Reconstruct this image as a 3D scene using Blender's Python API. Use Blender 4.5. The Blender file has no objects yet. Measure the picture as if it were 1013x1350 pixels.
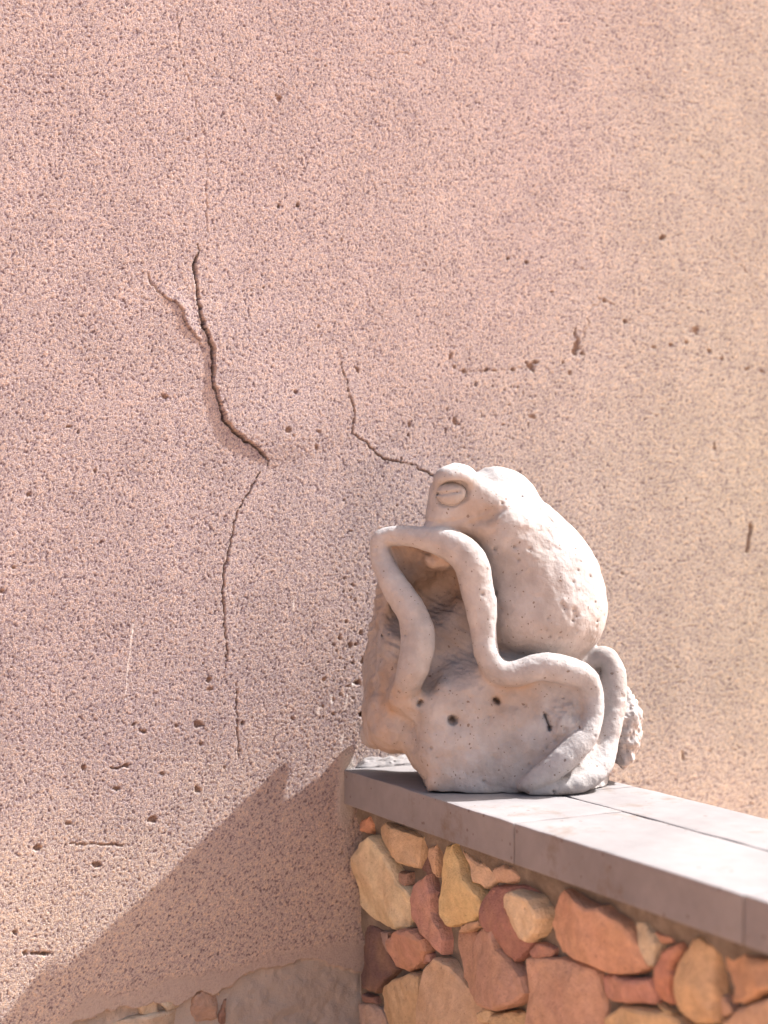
import bpy, bmesh, math, random
import numpy as np
from mathutils import Vector, Matrix

S = bpy.context.scene
C = S.collection
rnd = random.Random(7)
RNG = np.random.default_rng(11)

# ------------------------------------------------------------------ camera
# World: big rendered wall in the plane Y=0 (faces -Y), low stone wall runs along -Y,
# its coping's outer edge at X=0, coping top at Z=COP.
YAW = math.radians(27.6)
FPX, IW, IH, HOR = 2200.0, 1013.0, 1350.0, 670.0
COP = 0.75
D0 = 2.30                                    # metres to the corner where coping meets wall
CR = np.array([math.cos(YAW), -math.sin(YAW), 0.0])
CF = np.array([math.sin(YAW), math.cos(YAW), 0.0])
CU = np.array([0.0, 0.0, 1.0])
_xc = (453.0 - IW / 2) / FPX * D0
CAMH = (1014.0 - HOR) / FPX * D0             # camera above coping
CAM = np.array([0, 0, COP + CAMH]) - CR * _xc - CF * D0

cam = bpy.data.cameras.new('camera')
camo = bpy.data.objects.new('camera', cam)
C.objects.link(camo)
camo.location = CAM
camo.rotation_euler = (math.radians(90), 0, -YAW)
cam.sensor_fit = 'VERTICAL'
cam.sensor_height = 36.0
cam.sensor_width = 27.0
cam.lens = FPX / IH * 36.0
cam.shift_y = -(675.0 - HOR) / IH
cam.clip_start = 0.05
cam.clip_end = 500
cam.dof.use_dof = True
cam.dof.focus_distance = 2.12
cam.dof.aperture_fstop = 3.0
S.camera = camo

# ------------------------------------------------------------------ light
SUNC = np.array([1.0, 0.23, 1.25])           # towards the sun: right, away, up (as seen by the camera)
sdir = CR * SUNC[0] + CF * SUNC[1] + CU * SUNC[2]
sdir = sdir / np.linalg.norm(sdir)
W = bpy.data.worlds.new('World')
S.world = W
W.use_nodes = True
wn = W.node_tree.nodes
wl = W.node_tree.links
bg = wn['Background']
sky = wn.new('ShaderNodeTexSky')
sky.sky_type = 'NISHITA'
sky.sun_disc = False
sky.sun_elevation = math.asin(sdir[2])
sky.sun_rotation = math.atan2(sdir[0], sdir[1])
sky.air_density = 1.0
sky.dust_density = 7.0
sky.ozone_density = 0.2
wl.new(sky.outputs[0], bg.inputs[0])
bg.inputs[1].default_value = 0.09
sun = bpy.data.lights.new('sun', 'SUN')
sun.energy = 3.8
sun.angle = math.radians(0.53)
sun.color = (1.0, 0.985, 0.96)
suno = bpy.data.objects.new('sun', sun)
C.objects.link(suno)
suno.rotation_euler = Vector(sdir).to_track_quat('Z', 'Y').to_euler()
suno.location = (3, -2, 6)
S.view_settings.view_transform = 'Standard'
S.view_settings.look = 'None'
S.view_settings.gamma = 1.0
S.view_settings.use_curve_mapping = False
S.view_settings.exposure = 1.60
S.cycles.use_denoising = True

# ------------------------------------------------------------------ helpers
def pix(px, py, d):
    """point seen at photo pixel (px,py) at d metres, in camera-aligned coords (right, forward, up)"""
    return np.array([(px - IW / 2) / FPX * d, d, (HOR - py) / FPX * d])

def on_wall(px, py):
    """(X, Z) on the big wall plane"""
    r = CF + CR * (px - IW / 2) / FPX + CU * (HOR - py) / FPX
    t = -CAM[1] / r[1]
    p = CAM + r * t
    return p[0], p[2]

def on_face(px, py, x=0.016):
    """(distance from wall, Z) on the low wall's face"""
    r = CF + CR * (px - IW / 2) / FPX + CU * (HOR - py) / FPX
    t = (x - CAM[0]) / r[0]
    p = CAM + r * t
    return -p[1], p[2]

def tag(o, label=None, cat=None, group=None, kind=None):
    if label: o['label'] = label
    if cat: o['category'] = cat
    if group: o['group'] = group
    if kind: o['kind'] = kind
    return o

def empty(name, loc=(0, 0, 0), rz=0.0):
    o = bpy.data.objects.new(name, None)
    o.empty_display_size = 0.1
    C.objects.link(o)
    o.location = loc
    o.rotation_euler = (0, 0, rz)
    return o

def link(name, me, mat, parent=None):
    o = bpy.data.objects.new(name, me)
    C.objects.link(o)
    if mat: me.materials.append(mat)
    if parent:
        o.parent = parent
    return o

def np_mesh(name, V, F, smooth=True):
    me = bpy.data.meshes.new(name)
    V = np.ascontiguousarray(V, dtype=np.float32)
    F = np.ascontiguousarray(F, dtype=np.int32)
    k = F.shape[1]
    me.vertices.add(len(V))
    me.vertices.foreach_set('co', V.ravel())
    me.loops.add(F.size)
    me.loops.foreach_set('vertex_index', F.ravel())
    me.polygons.add(len(F))
    me.polygons.foreach_set('loop_start', np.arange(0, F.size, k, dtype=np.int32))
    me.update(calc_edges=True)
    me.validate()
    if smooth:
        me.polygons.foreach_set('use_smooth', np.ones(len(me.polygons), dtype=bool))
    return me

def add_attr(me, name, data):
    a = me.attributes.new(name, 'FLOAT', 'POINT')
    a.data.foreach_set('value', np.ascontiguousarray(data, dtype=np.float32).ravel())

def hash01(*ints, seed=0):
    h = np.full(np.broadcast(*ints).shape, np.uint32((seed * 2654435761 + 12345) & 0xffffffff), dtype=np.uint32)
    for i, v in enumerate(ints):
        v = np.asarray(v).astype(np.int64).astype(np.uint32)
        h = (h ^ (v * np.uint32(0x9E3779B1 + 0x1234567 * i & 0xffffffff)))
        h = h * np.uint32(0x85EBCA6B)
        h ^= h >> np.uint32(13)
        h = h * np.uint32(0xC2B2AE35)
        h ^= h >> np.uint32(16)
    return h.astype(np.float32) / np.float32(4294967295.0)

def vnoise(P, scale, seed=0):
    """value noise in 0..1; P is (n,2) or (n,3); scale = feature size in metres"""
    q = P / scale
    i = np.floor(q).astype(np.int64)
    f = (q - i).astype(np.float32)
    f = f * f * (3 - 2 * f)
    dim = P.shape[1]
    out = np.zeros(len(P), np.float32)
    for c in range(2 ** dim):
        b = [(c >> k) & 1 for k in range(dim)]
        w = np.ones(len(P), np.float32)
        for k in range(dim):
            w = w * (f[:, k] if b[k] else 1 - f[:, k])
        out += w * hash01(*[i[:, k] + b[k] for k in range(dim)], seed=seed)
    return out

def fbm(P, scale, octaves=3, seed=0):
    o = np.zeros(len(P), np.float32); a = 1.0; t = 0
    for k in range(octaves):
        o += a * vnoise(P, scale / 2 ** k, seed + 31 * k); t += a; a *= 0.5
    return o / t

def worley(P, scale, seed=0):
    """F1 distance in cells and a random number per cell, 2-D"""
    q = P / scale
    i = np.floor(q).astype(np.int64)
    best = np.full(len(P), 9.0, np.float32)
    sec = np.full(len(P), 9.0, np.float32)
    ident = np.zeros(len(P), np.float32)
    for dx in (-1, 0, 1):
        for dy in (-1, 0, 1):
            cx = i[:, 0] + dx; cy = i[:, 1] + dy
            jx = cx + hash01(cx, cy, seed=seed + 1)
            jy = cy + hash01(cx, cy, seed=seed + 2)
            d = np.sqrt((q[:, 0] - jx) ** 2 + (q[:, 1] - jy) ** 2).astype(np.float32)
            m = d < best
            sec = np.where(m, best, np.minimum(sec, d))
            ident = np.where(m, hash01(cx, cy, seed=seed + 3), ident)
            best = np.where(m, d, best)
    return best, sec, ident

# ------------------------------------------------------------------ materials
class NT:
    def __init__(self, name):
        self.m = bpy.data.materials.new(name)
        self.m.use_nodes = True
        self.n = self.m.node_tree.nodes
        self.l = self.m.node_tree.links
        self.b = self.n['Principled BSDF']
    def node(self, t, **kw):
        n = self.n.new(t)
        for k, v in kw.items():
            if k in n.inputs: n.inputs[k].default_value = v
            else: setattr(n, k, v)
        return n
    def coord(self): return self.node('ShaderNodeTexCoord').outputs['Object']
    def attr(self, name): return self.node('ShaderNodeAttribute', attribute_name=name).outputs['Fac']
    def noise(self, vec, scale, detail=4, rough=0.55):
        n = self.node('ShaderNodeTexNoise', Scale=scale, Detail=detail, Roughness=rough)
        self.l.new(vec, n.inputs['Vector']); return n.outputs['Fac']
    def voro(self, vec, scale, feature='F1', out='Distance', rand=1.0):
        n = self.node('ShaderNodeTexVoronoi', Scale=scale, feature=feature)
        n.inputs['Randomness'].default_value = rand
        self.l.new(vec, n.inputs['Vector']); return n.outputs[out]
    def ramp(self, fac, stops):
        n = self.node('ShaderNodeValToRGB')
        e = n.color_ramp.elements
        while len(e) < len(stops): e.new(0.5)
        for i, (p, c) in enumerate(stops):
            e[i].position = p
            e[i].color = (c, c, c, 1) if isinstance(c, (int, float)) else (*c, 1)
        self.l.new(fac, n.inputs['Fac']); return n.outputs['Color']
    def mix(self, fac, a, b, mode='MIX'):
        n = self.node('ShaderNodeMix', data_type='RGBA', blend_type=mode)
        for sock, v in ((n.inputs[0], fac), (n.inputs[6], a), (n.inputs[7], b)):
            if isinstance(v, (int, float)): sock.default_value = v
            elif isinstance(v, tuple): sock.default_value = (*v, 1)
            else: self.l.new(v, sock)
        return n.outputs[2]
    def math(self, op, a, b=0.0):
        n = self.node('ShaderNodeMath', operation=op)
        for s, v in ((n.inputs[0], a), (n.inputs[1], b)):
            if isinstance(v, (int, float)): s.default_value = v
            else: self.l.new(v, s)
        return n.outputs[0]
    def bump(self, h, dist, strength=1.0, normal=None):
        n = self.node('ShaderNodeBump', Strength=strength, Distance=dist)
        self.l.new(h, n.inputs['Height'])
        if normal is not None: self.l.new(normal, n.inputs['Normal'])
        return n.outputs['Normal']
    def done(self, color, rough=0.9, normal=None, spec=0.2):
        if isinstance(color, tuple): self.b.inputs['Base Color'].default_value = (*color, 1)
        else: self.l.new(color, self.b.inputs['Base Color'])
        self.b.inputs['Roughness'].default_value = rough
        self.b.inputs['Specular IOR Level'].default_value = spec
        if normal is not None: self.l.new(normal, self.b.inputs['Normal'])
        return self.m

def mat_plaster():
    t = NT('plaster')
    co = t.coord()
    big = t.noise(co, 2.2, 4, 0.5)
    mid = t.noise(co, 14, 5, 0.6)
    # slow change from pinkish plaster to sandier plaster along the wall
    sep = t.node('ShaderNodeSeparateXYZ'); t.l.new(co, sep.inputs[0])
    gx = t.math('ADD', t.math('MULTIPLY', sep.outputs[0], 0.95), t.math('MULTIPLY', big, 0.5))
    gx = t.math('SUBTRACT', gx, t.math('MULTIPLY', t.math('SUBTRACT', sep.outputs[2], 0.9), 0.28))
    base = t.ramp(gx, [(0.0, (0.335, 0.285, 0.288)), (0.32, (0.335, 0.287, 0.283)), (0.62, (0.335, 0.300, 0.274)), (0.95, (0.335, 0.308, 0.264))])
    base = t.mix(0.45, base, t.ramp(mid, [(0.3, 0.80), (0.7, 1.12)]), 'MULTIPLY')
    mp = t.node('ShaderNodeMapping'); mp.inputs['Scale'].default_value = (9, 9, 1.3); mp.inputs['Location'].default_value = (3.7, 1.0, 5.2)
    t.l.new(co, mp.inputs['Vector'])
    base = t.mix(0.35, base, t.ramp(t.noise(mp.outputs[0], 1.0, 5, 0.6), [(0.3, (0.84, 0.82, 0.82)), (0.62, (1.06, 1.06, 1.05))]), 'MULTIPLY')
    # sandier towards the foot, and painted paler to stand in for missing bounce light
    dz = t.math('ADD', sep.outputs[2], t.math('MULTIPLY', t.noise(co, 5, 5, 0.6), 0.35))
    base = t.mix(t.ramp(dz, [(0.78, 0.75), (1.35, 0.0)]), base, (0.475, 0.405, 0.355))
    g = t.attr('grain_tone')
    gc = t.ramp(g, [(0.0, (0.32, 0.26, 0.28)), (0.2, (0.66, 0.62, 0.70)), (0.4, (0.92, 0.90, 0.94)), (0.56, (1.07, 1.05, 1.02)), (0.74, (1.26, 1.10, 0.96)), (1.0, (1.46, 1.44, 1.42))])
    base = t.mix(1.0, base, gc, 'MULTIPLY')
    fine = t.noise(co, 700, 2, 0.6)
    base = t.mix(0.8, base, t.ramp(fine, [(0.35, 0.72), (0.7, 1.20)]), 'MULTIPLY')
    # bare mortar coat and laitance bands at the foot of the render
    pale = t.mix(t.noise(co, 60, 4, 0.6), (0.33, 0.27, 0.24), (0.43, 0.365, 0.33))
    cem = t.mix(t.noise(co, 18, 5, 0.65), (0.30, 0.265, 0.24), (0.42, 0.385, 0.355))
    base = t.mix(t.attr('pale'), base, pale)
    base = t.mix(t.attr('cement'), base, cem)
    rust = t.mix(t.noise(co, 130, 3, 0.6), (0.085, 0.045, 0.032), (0.20, 0.115, 0.078))
    base = t.mix(t.attr('rust'), base, rust)
    base = t.mix(t.attr('white'), base, (0.72, 0.68, 0.66))
    h = t.math('ADD', t.math('MULTIPLY', t.noise(co, 620, 3, 0.7), 1.0), t.math('MULTIPLY', t.voro(co, 560), 0.6))
    return t.done(base, 0.95, t.bump(h, 0.0011, 0.8), 0.12)

def mat_limestone():
    t = NT('limestone')
    co = t.coord()
    n1 = t.noise(co, 9, 5, 0.6)
    n2 = t.noise(co, 40, 4, 0.6)
    base = t.ramp(n1, [(0.25, (0.275, 0.24, 0.222)), (0.42, (0.335, 0.306, 0.298)), (0.6, (0.385, 0.366, 0.368)), (0.8, (0.30, 0.275, 0.274))])
    base = t.mix(0.8, base, t.ramp(n2, [(0.3, 0.80), (0.7, 1.10)]), 'MULTIPLY')
    # ochre tint in the hollow, seams and foot folds
    st = t.math('MULTIPLY', t.attr('ochre_tint'), t.ramp(t.noise(co, 22, 4, 0.6), [(0.3, 0.45), (0.6, 1.0)]))
    base = t.mix(st, base, (0.36, 0.235, 0.15))
    gd = t.math('MULTIPLY', t.attr('grime_shade'), t.ramp(t.noise(co, 45, 4, 0.6), [(0.3, 0.4), (0.65, 1.0)]))
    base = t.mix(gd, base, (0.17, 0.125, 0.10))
    # little pits, dirt caught in them
    wn_ = t.node('ShaderNodeTexNoise', Scale=60.0, Detail=3.0); t.l.new(co, wn_.inputs['Vector'])
    wv_ = t.node('ShaderNodeVectorMath', operation='SCALE'); wv_.inputs['Scale'].default_value = 0.012
    t.l.new(wn_.outputs['Color'], wv_.inputs[0])
    wa_ = t.node('ShaderNodeVectorMath', operation='ADD'); t.l.new(co, wa_.inputs[0]); t.l.new(wv_.outputs[0], wa_.inputs[1])
    co0 = co; co = wa_.outputs[0]
    v = t.voro(co, 85)
    sel = t.voro(co, 85, out='Color')
    sepc = t.node('ShaderNodeSeparateColor'); t.l.new(sel, sepc.inputs[0])
    rad = t.math('MULTIPLY', t.ramp(sepc.outputs[0], [(0.55, 0.0), (1.0, 1.0)]), 0.17)
    pit = t.math('GREATER_THAN', t.math('SUBTRACT', rad, v), 0.0)
    v2 = t.voro(co, 210)
    sel2 = t.voro(co, 210, out='Color')
    sepc2 = t.node('ShaderNodeSeparateColor'); t.l.new(sel2, sepc2.inputs[0])
    rad2 = t.math('MULTIPLY', t.ramp(sepc2.outputs[1], [(0.62, 0.0), (1.0, 1.0)]), 0.24)
    pit2 = t.math('GREATER_THAN', t.math('SUBTRACT', rad2, v2), 0.0)
    allp = t.math('MAXIMUM', pit, pit2)
    base = t.mix(t.math('MULTIPLY', allp, 0.78), base, (0.17, 0.12, 0.10))
    co = co0
    h = t.math('SUBTRACT', t.math('MULTIPLY', t.noise(co, 260, 5, 0.7), 0.5), t.math('MULTIPLY', allp, 1.2))
    h2 = t.noise(co, 70, 4, 0.6)
    nrm = t.bump(h, 0.0014, 0.9)
    nrm = t.bump(h2, 0.004, 0.55, nrm)
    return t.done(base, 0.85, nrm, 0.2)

def mat_stone():
    t = NT('sandstone')
    co = t.coord()
    oi = t.node('ShaderNodeObjectInfo')
    loc = t.node('ShaderNodeVectorMath', operation='ADD')
    t.l.new(co, loc.inputs[0])
    cmb = t.node('ShaderNodeCombineXYZ')
    r7 = t.math('MULTIPLY', oi.outputs['Random'], 37.0)
    for k in range(3): t.l.new(r7, cmb.inputs[k])
    t.l.new(cmb.outputs[0], loc.inputs[1])
    p = loc.outputs[0]
    a = t.noise(p, 22, 5, 0.62)
    b = t.noise(p, 75, 4, 0.65)
    c = t.noise(p, 9, 3, 0.5)
    base = t.mix(t.ramp(a, [(0.40, 0.0), (0.75, 0.45)]), oi.outputs['Color'], t.mix(0.75, oi.outputs['Color'], (0.52, 0.33, 0.17)))
    base = t.mix(t.ramp(c, [(0.54, 0.0), (0.72, 0.4)]), base, t.mix(0.6, oi.outputs['Color'], (0.33, 0.13, 0.075)))
    base = t.mix(0.7, base, t.ramp(b, [(0.28, 0.72), (0.72, 1.22)]), 'MULTIPLY')
    sp = t.ramp(t.noise(p, 210, 3, 0.6), [(0.66, 0.0), (0.72, 0.55)])
    base = t.mix(sp, base, (0.16, 0.085, 0.05))
    h = t.math('ADD', t.noise(p, 55, 6, 0.7), t.math('MULTIPLY', t.noise(p, 300, 3, 0.6), 0.2))
    return t.done(base, 0.9, t.bump(h, 0.011, 0.7), 0.15)

def mat_mortar():
    t = NT('mortar')
    co = t.coord()
    base = t.ramp(t.noise(co, 30, 5, 0.65), [(0.3, (0.13, 0.105, 0.085)), (0.55, (0.21, 0.175, 0.145)), (0.75, (0.30, 0.26, 0.22))])
    return t.done(base, 0.95, t.bump(t.noise(co, 240, 5, 0.7), 0.004, 0.7), 0.1)

def mat_coping():
    t = NT('coping_stone')
    co = t.coord()
    base = t.ramp(t.noise(co, 7, 5, 0.6), [(0.3, (0.185, 0.172, 0.177)), (0.55, (0.23, 0.214, 0.219)), (0.75, (0.255, 0.24, 0.244))])
    base = t.mix(0.5, base, t.ramp(t.noise(co, 55, 5, 0.6), [(0.3, 0.86), (0.7, 1.06)]), 'MULTIPLY')
    v = t.voro(co, 55)
    sel = t.voro(co, 55, out='Color')
    sc = t.node('ShaderNodeSeparateColor'); t.l.new(sel, sc.inputs[0])
    rad = t.math('MULTIPLY', t.ramp(sc.outputs[0], [(0.55, 0.0), (1.0, 1.0)]), 0.15)
    pit = t.math('GREATER_THAN', t.math('SUBTRACT', rad, v), 0.0)
    base = t.mix(t.math('MULTIPLY', pit, 0.7), base, (0.12, 0.085, 0.075))
    stn = t.ramp(t.noise(co, 11, 6, 0.72), [(0.56, 0.0), (0.70, 0.75)])
    base = t.mix(stn, base, (0.15, 0.105, 0.075))
    h = t.math('SUBTRACT', t.math('MULTIPLY', t.noise(co, 330, 4, 0.7), 0.5), pit)
    return t.done(base, 0.85, t.bump(h, 0.0009, 0.6), 0.25)

def mat_ground():
    t = NT('sandy_ground')
    co = t.coord()
    base = t.ramp(t.noise(co, 5, 6, 0.6), [(0.3, (0.62, 0.37, 0.24)), (0.7, (0.72, 0.45, 0.31))])
    return t.done(base, 0.95, t.bump(t.noise(co, 90, 5, 0.7), 0.01, 0.5), 0.1)

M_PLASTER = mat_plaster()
M_LIME = mat_limestone()
M_STONE = mat_stone()
M_MORTAR = mat_mortar()
M_COPING = mat_coping()
M_GROUND = mat_ground()

# ------------------------------------------------------------------ ground
gb = bmesh.new()
gs = 120
bmesh.ops.create_grid(gb, x_segments=40, y_segments=40, size=gs)
me = bpy.data.meshes.new('ground'); gb.to_mesh(me); gb.free()
tag(link('ground', me, M_GROUND), kind='structure')

def box_mesh(name, x0, x1, y0, y1, z0, z1, bev=0.0, seg=2, jitter=0.0):
    bm = bmesh.new()
    vs = [bm.verts.new((x, y, z)) for x in (x0, x1) for y in (y0, y1) for z in (z0, z1)]
    for f in ((0, 1, 3, 2), (4, 6, 7, 5), (0, 4, 5, 1), (2, 3, 7, 6), (0, 2, 6, 4), (1, 5, 7, 3)):
        bm.faces.new([vs[i] for i in f])
    bmesh.ops.recalc_face_normals(bm, faces=bm.faces)
    if bev:
        bmesh.ops.bevel(bm, geom=list(bm.edges), offset=bev, segments=seg, affect='EDGES', profile=0.6)
    me = bpy.data.meshes.new(name); bm.to_mesh(me); bm.free()
    return me

# ------------------------------------------------------------------ big rendered wall
wall = empty('rendered_wall', (0, 0, 0))
tag(wall, 'tall sunlit pinkish rough rendered wall with a long jagged crack', 'wall')

def axis(lo, d0, d1, hi, step_fn):
    a = [d0]
    while a[-1] < d1: a.append(a[-1] + step_fn(a[-1]))
    left = []; s = step_fn(d0); x = d0
    while x > lo:
        s *= 1.2; x -= s; left.append(max(x, lo))
    right = []; s = step_fn(d1); x = a[-1]
    while x < hi:
        s *= 1.2; x += s; right.append(min(x, hi))
    return np.array(left[::-1] + a + right)

XA = axis(-3.2, -0.72, 1.15, 3.6, lambda x: 0.0026 if x < -0.5 else 0.00128 if x < 0.15 else 0.00128 + 0.0011 * min(1, (x - 0.15) / 0.4) + (0.0008 if x > 0.8 else 0))
ZA = axis(0.0, 0.36, 1.94, 2.9, lambda z: 0.00145)
GX, GZ = np.meshgrid(XA, ZA, indexing='ij')
P2 = np.stack([GX.ravel(), GZ.ravel()], 1)
n2 = len(P2)
dense = ((P2[:, 0] > -0.72) & (P2[:, 0] < 1.15) & (P2[:, 1] > 0.36) & (P2[:, 1] < 1.94)).astype(np.float32)

def poly_wall(pts, jit=0.0, step=0.006, seed=0):
    """photo polyline -> dense jittered polyline on the wall"""
    q = np.array([on_wall(x, y) for x, y in pts])
    out = [q[0]]; r = np.random.default_rng(seed)
    for a, b in zip(q[:-1], q[1:]):
        n = max(1, int(np.linalg.norm(b - a) / step))
        for k in range(1, n + 1):
            out.append(a + (b - a) * k / n + r.normal(0, jit, 2) * (k < n))
    return np.array(out)

def dist_poly(line, reach):
    """per grid point: distance to the polyline, signed side, position 0..1 along it (inf beyond reach)"""
    D = np.full(n2, 9.0, np.float32); Sd = np.zeros(n2, np.float32); U = np.zeros(n2, np.float32)
    D2 = D.reshape(GX.shape); S2 = Sd.reshape(GX.shape); U2 = U.reshape(GX.shape)
    N = len(line) - 1
    for k in range(N):
        a, b = line[k], line[k + 1]
        i0, i1 = np.searchsorted(XA, [min(a[0], b[0]) - reach, max(a[0], b[0]) + reach])
        j0, j1 = np.searchsorted(ZA, [min(a[1], b[1]) - reach, max(a[1], b[1]) + reach])
        if i1 <= i0 or j1 <= j0: continue
        x = GX[i0:i1, j0:j1] - a[0]; z = GZ[i0:i1, j0:j1] - a[1]
        v = b - a; L = max(v @ v, 1e-12)
        t = np.clip((x * v[0] + z * v[1]) / L, 0, 1)
        d = np.hypot(x - t * v[0], z - t * v[1])
        m = d < D2[i0:i1, j0:j1]
        cr = v[0] * z - v[1] * x
        S2[i0:i1, j0:j1][m] = np.sign(cr)[m]
        U2[i0:i1, j0:j1][m] = ((k + t) / N)[m]
        D2[i0:i1, j0:j1][m] = d[m]
    return D, Sd, U

# grain of the render: rounded grit
wob = np.stack([vnoise(P2, 0.004, 71), vnoise(P2, 0.004, 72)], 1) * 0.0016
f1, f2, gid = worley(P2 + wob * 0.5, 0.0027, 3)
f1b, f2b, gid2 = worley(P2 + 0.37, 0.0018, 9)
grain = np.clip((0.62 - f1) * 1.7, -0.55, 0.45) * 0.00048 + np.clip(0.5 - f1b, -0.3, 0.5) * 0.0008
grain += (gid - 0.5) * 0.0003 + (gid2 - 0.5) * 0.0008 + RNG.normal(0, 0.00016, n2).astype(np.float32)
coarse = fbm(P2, 0.05, 3, 5)
undul = (fbm(P2, 0.35, 3, 21) - 0.5) * 0.0018
amp = 0.46 + 0.36 * coarse
tone = np.clip(0.26 * gid + 0.42 * gid2 + 0.32 * RNG.random(n2), 0, 1)
patches = fbm(P2, 0.06, 3, 77)
# lost grains: little dark dimples, clustered
lost = (gid < 0.008 + 0.05 * np.clip(patches - 0.5, 0, 1)).astype(np.float32)
H = grain * amp - lost * 0.0006
tone = np.where(lost > 0, 0.06, tone)
# darker mineral grains in the mix, unevenly spread
f1c, _f, idc = worley(P2, 0.0058, 40)
f1d, _f, idd = worley(P2 + 1.7, 0.0040, 44)
dens = fbm(P2, 0.09, 3, 101)
dark = ((f1c < 0.10 + 0.16 * idc) & (idc > 0.75 - 0.5 * dens)) | ((f1d < 0.22 * idd) & (idd > 0.80 - 0.4 * dens))
tone = np.where(dark, 0.02 + 0.12 * gid2, tone)
H = H - dark * 0.0005
pale = np.zeros(n2, np.float32); cement = np.zeros(n2, np.float32); rust = np.zeros(n2, np.float32); white = np.zeros(n2, np.float32)
gfac = np.ones(n2, np.float32)
dH = np.zeros(n2, np.float32)
jw = vnoise(P2, 0.004, 55) - 0.5

def crack(pts, width, depth, lip=0.0, reach=0.06, side=1, seed=0, jit=0.0012, lip_profile=None, tint=0.0):
    global dH, rust
    ln = poly_wall(pts, jit, 0.005, seed)
    D, Sd, U = dist_poly(ln, reach)
    w = width * (0.55 + 0.9 * vnoise(np.stack([U * 40, U * 0], 1), 1.0, seed)) * np.clip(np.minimum(U, 1 - U) * 10 + 0.25, 0, 1)
    dd = D + jw * 0.0012
    dH -= depth * np.clip(1.3 - dd / np.maximum(w, 1e-5), 0, 1) * (D < reach * 0.9)
    if tint:
        rust[:] = np.maximum(rust, tint * np.clip(1.6 - dd / np.maximum(w, 1e-5), 0, 1) * (D < reach * 0.9))
    if lip:
        D, Sd, U = dist_poly(poly_wall(pts, 0.0, 0.02, seed), reach)
        p0 = np.array(on_wall(*pts[0])); p1 = np.array(on_wall(*pts[-1])); axv = p1 - p0
        T = ((P2 - p0) @ axv) / (axv @ axv)
        prof = np.interp(T, *lip_profile) if lip_profile else 1.0
        on = (Sd * side > 0)
        fall = np.exp(-(D / (0.10 if lip > .004 else 0.012)) ** 2)
        dH += np.where(on, lip * prof * fall, 0) * (D < reach * 0.98)

# main open crack: the render right of it has lifted and throws a shadow to the left
main = [(260, 322), (261, 335), (256, 348), (259, 373), (261, 400), (266, 420), (272, 437), (279, 455), (281, 483), (280, 499), (286, 521), (291, 540),
        (297, 557), (316, 575), (340, 592), (350, 603), (353, 614)]
crack(main, 0.0015, 0.026, lip=0.0050, reach=0.26, side=1, seed=3, jit=0.0010,
      lip_profile=([0.05, 0.22, 0.42, 0.6, 0.75, 0.82, 0.93, 1.02], [0.0, 0.12, 0.75, 0.85, 0.9, 0.95, 0.62, 0.0]))
crack([(195, 352), (197, 370), (207, 384), (219, 393), (231, 397), (240, 408), (246, 428), (256, 440), (268, 458)], 0.0009, 0.0025, lip=0.0030, reach=0.05, side=1, seed=5,
      lip_profile=([0, .25, .5, .7, .9, 1], [0, .2, .8, 1.0, .5, 0]), tint=0.35)
crack([(236, 10), (236, 60), (262, 150), (271, 195), (272, 240), (273, 300), (272, 322)], 0.0007, 0.0010, seed=8, tint=0.22, jit=0.0016)
crack([(343, 622), (338, 630), (323, 656), (312, 677), (307, 701), (302, 722), (294, 758), (294, 790), (296, 820), (299, 845), (297, 880)], 0.0008, 0.006, seed=11, tint=0.5, lip=0.0006, reach=0.06, side=1)
crack([(311, 900), (312, 925), (313, 965), (315, 1000)], 0.0008, 0.004, seed=12, tint=0.6)
crack([(449, 470), (452, 490), (463, 525), (468, 549), (464, 572), (478, 580), (495, 597), (510, 606), (540, 611), (575, 628)], 0.0007, 0.006, seed=14, tint=0.5, lip=0.0006, reach=0.05, side=1)
crack([(40, 1257), (55, 1258), (68, 1256)], 0.0016, 0.005, seed=16, tint=0.7)
crack([(92, 1112), (130, 1113), (172, 1115)], 0.0009, 0.003, seed=17, tint=0.6)
crack([(146, 1012), (166, 1011)], 0.0010, 0.004, seed=18, tint=0.6)
crack([(960, 330), (985, 360), (1010, 390)], 0.0007, 0.0015, seed=19, tint=0.3)
crack([(990, 690), (985, 730)], 0.003, 0.004, seed=20, tint=0.6)
crack([(767, 470), (770, 440), (780, 405), (800, 397), (812, 405)], 0.0008, 0.0012, seed=21, tint=0.3, jit=0.002)
crack([(600, 487), (625, 490), (650, 487), (690, 486)], 0.0009, 0.0008, seed=22, tint=0.25, jit=0.002)
crack([(510, 72), (525, 69), (540, 72)], 0.0007, 0.0012, seed=23, tint=0.2)
crack([(760, 225), (790, 250), (830, 252)], 0.0006, 0.0006, seed=24, tint=0.12)

def pit(px, py, rx, ry, depth, tint=0.7, ang=0.0, rag=0.85):
    """chip knocked out of the render, radii in photo pixels"""
    global dH, rust, gfac
    x, z = on_wall(px, py); s = 0.00074
    rx *= s; ry *= s; R = max(rx, ry) * 2.2
    i0, i1 = np.searchsorted(XA, [x - R, x + R]); j0, j1 = np.searchsorted(ZA, [z - R, z + R])
    if i1 <= i0 or j1 <= j0: return
    idx = (np.arange(i0, i1)[:, None] * len(ZA) + np.arange(j0, j1)[None]).ravel()
    p = P2[idx] - (x, z)
    c, s_ = math.cos(ang), math.sin(ang)
    u = p[:, 0] * c + p[:, 1] * s_; v = -p[:, 0] * s_ + p[:, 1] * c
    d = np.hypot(u / rx, v / ry) + (0.65 * vnoise(P2[idx], 0.0045, 91) + 0.35 * vnoise(P2[idx], 0.0022, 92) - 0.5) * 2 * rag
    m = np.clip((1.25 - d) / 0.4, 0, 1)
    dH[idx] -= 0.68 * depth * m
    rust[idx] = np.maximum(rust[idx], tint * m)
    gfac[idx] *= 1 - 0.5 * m

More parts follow.
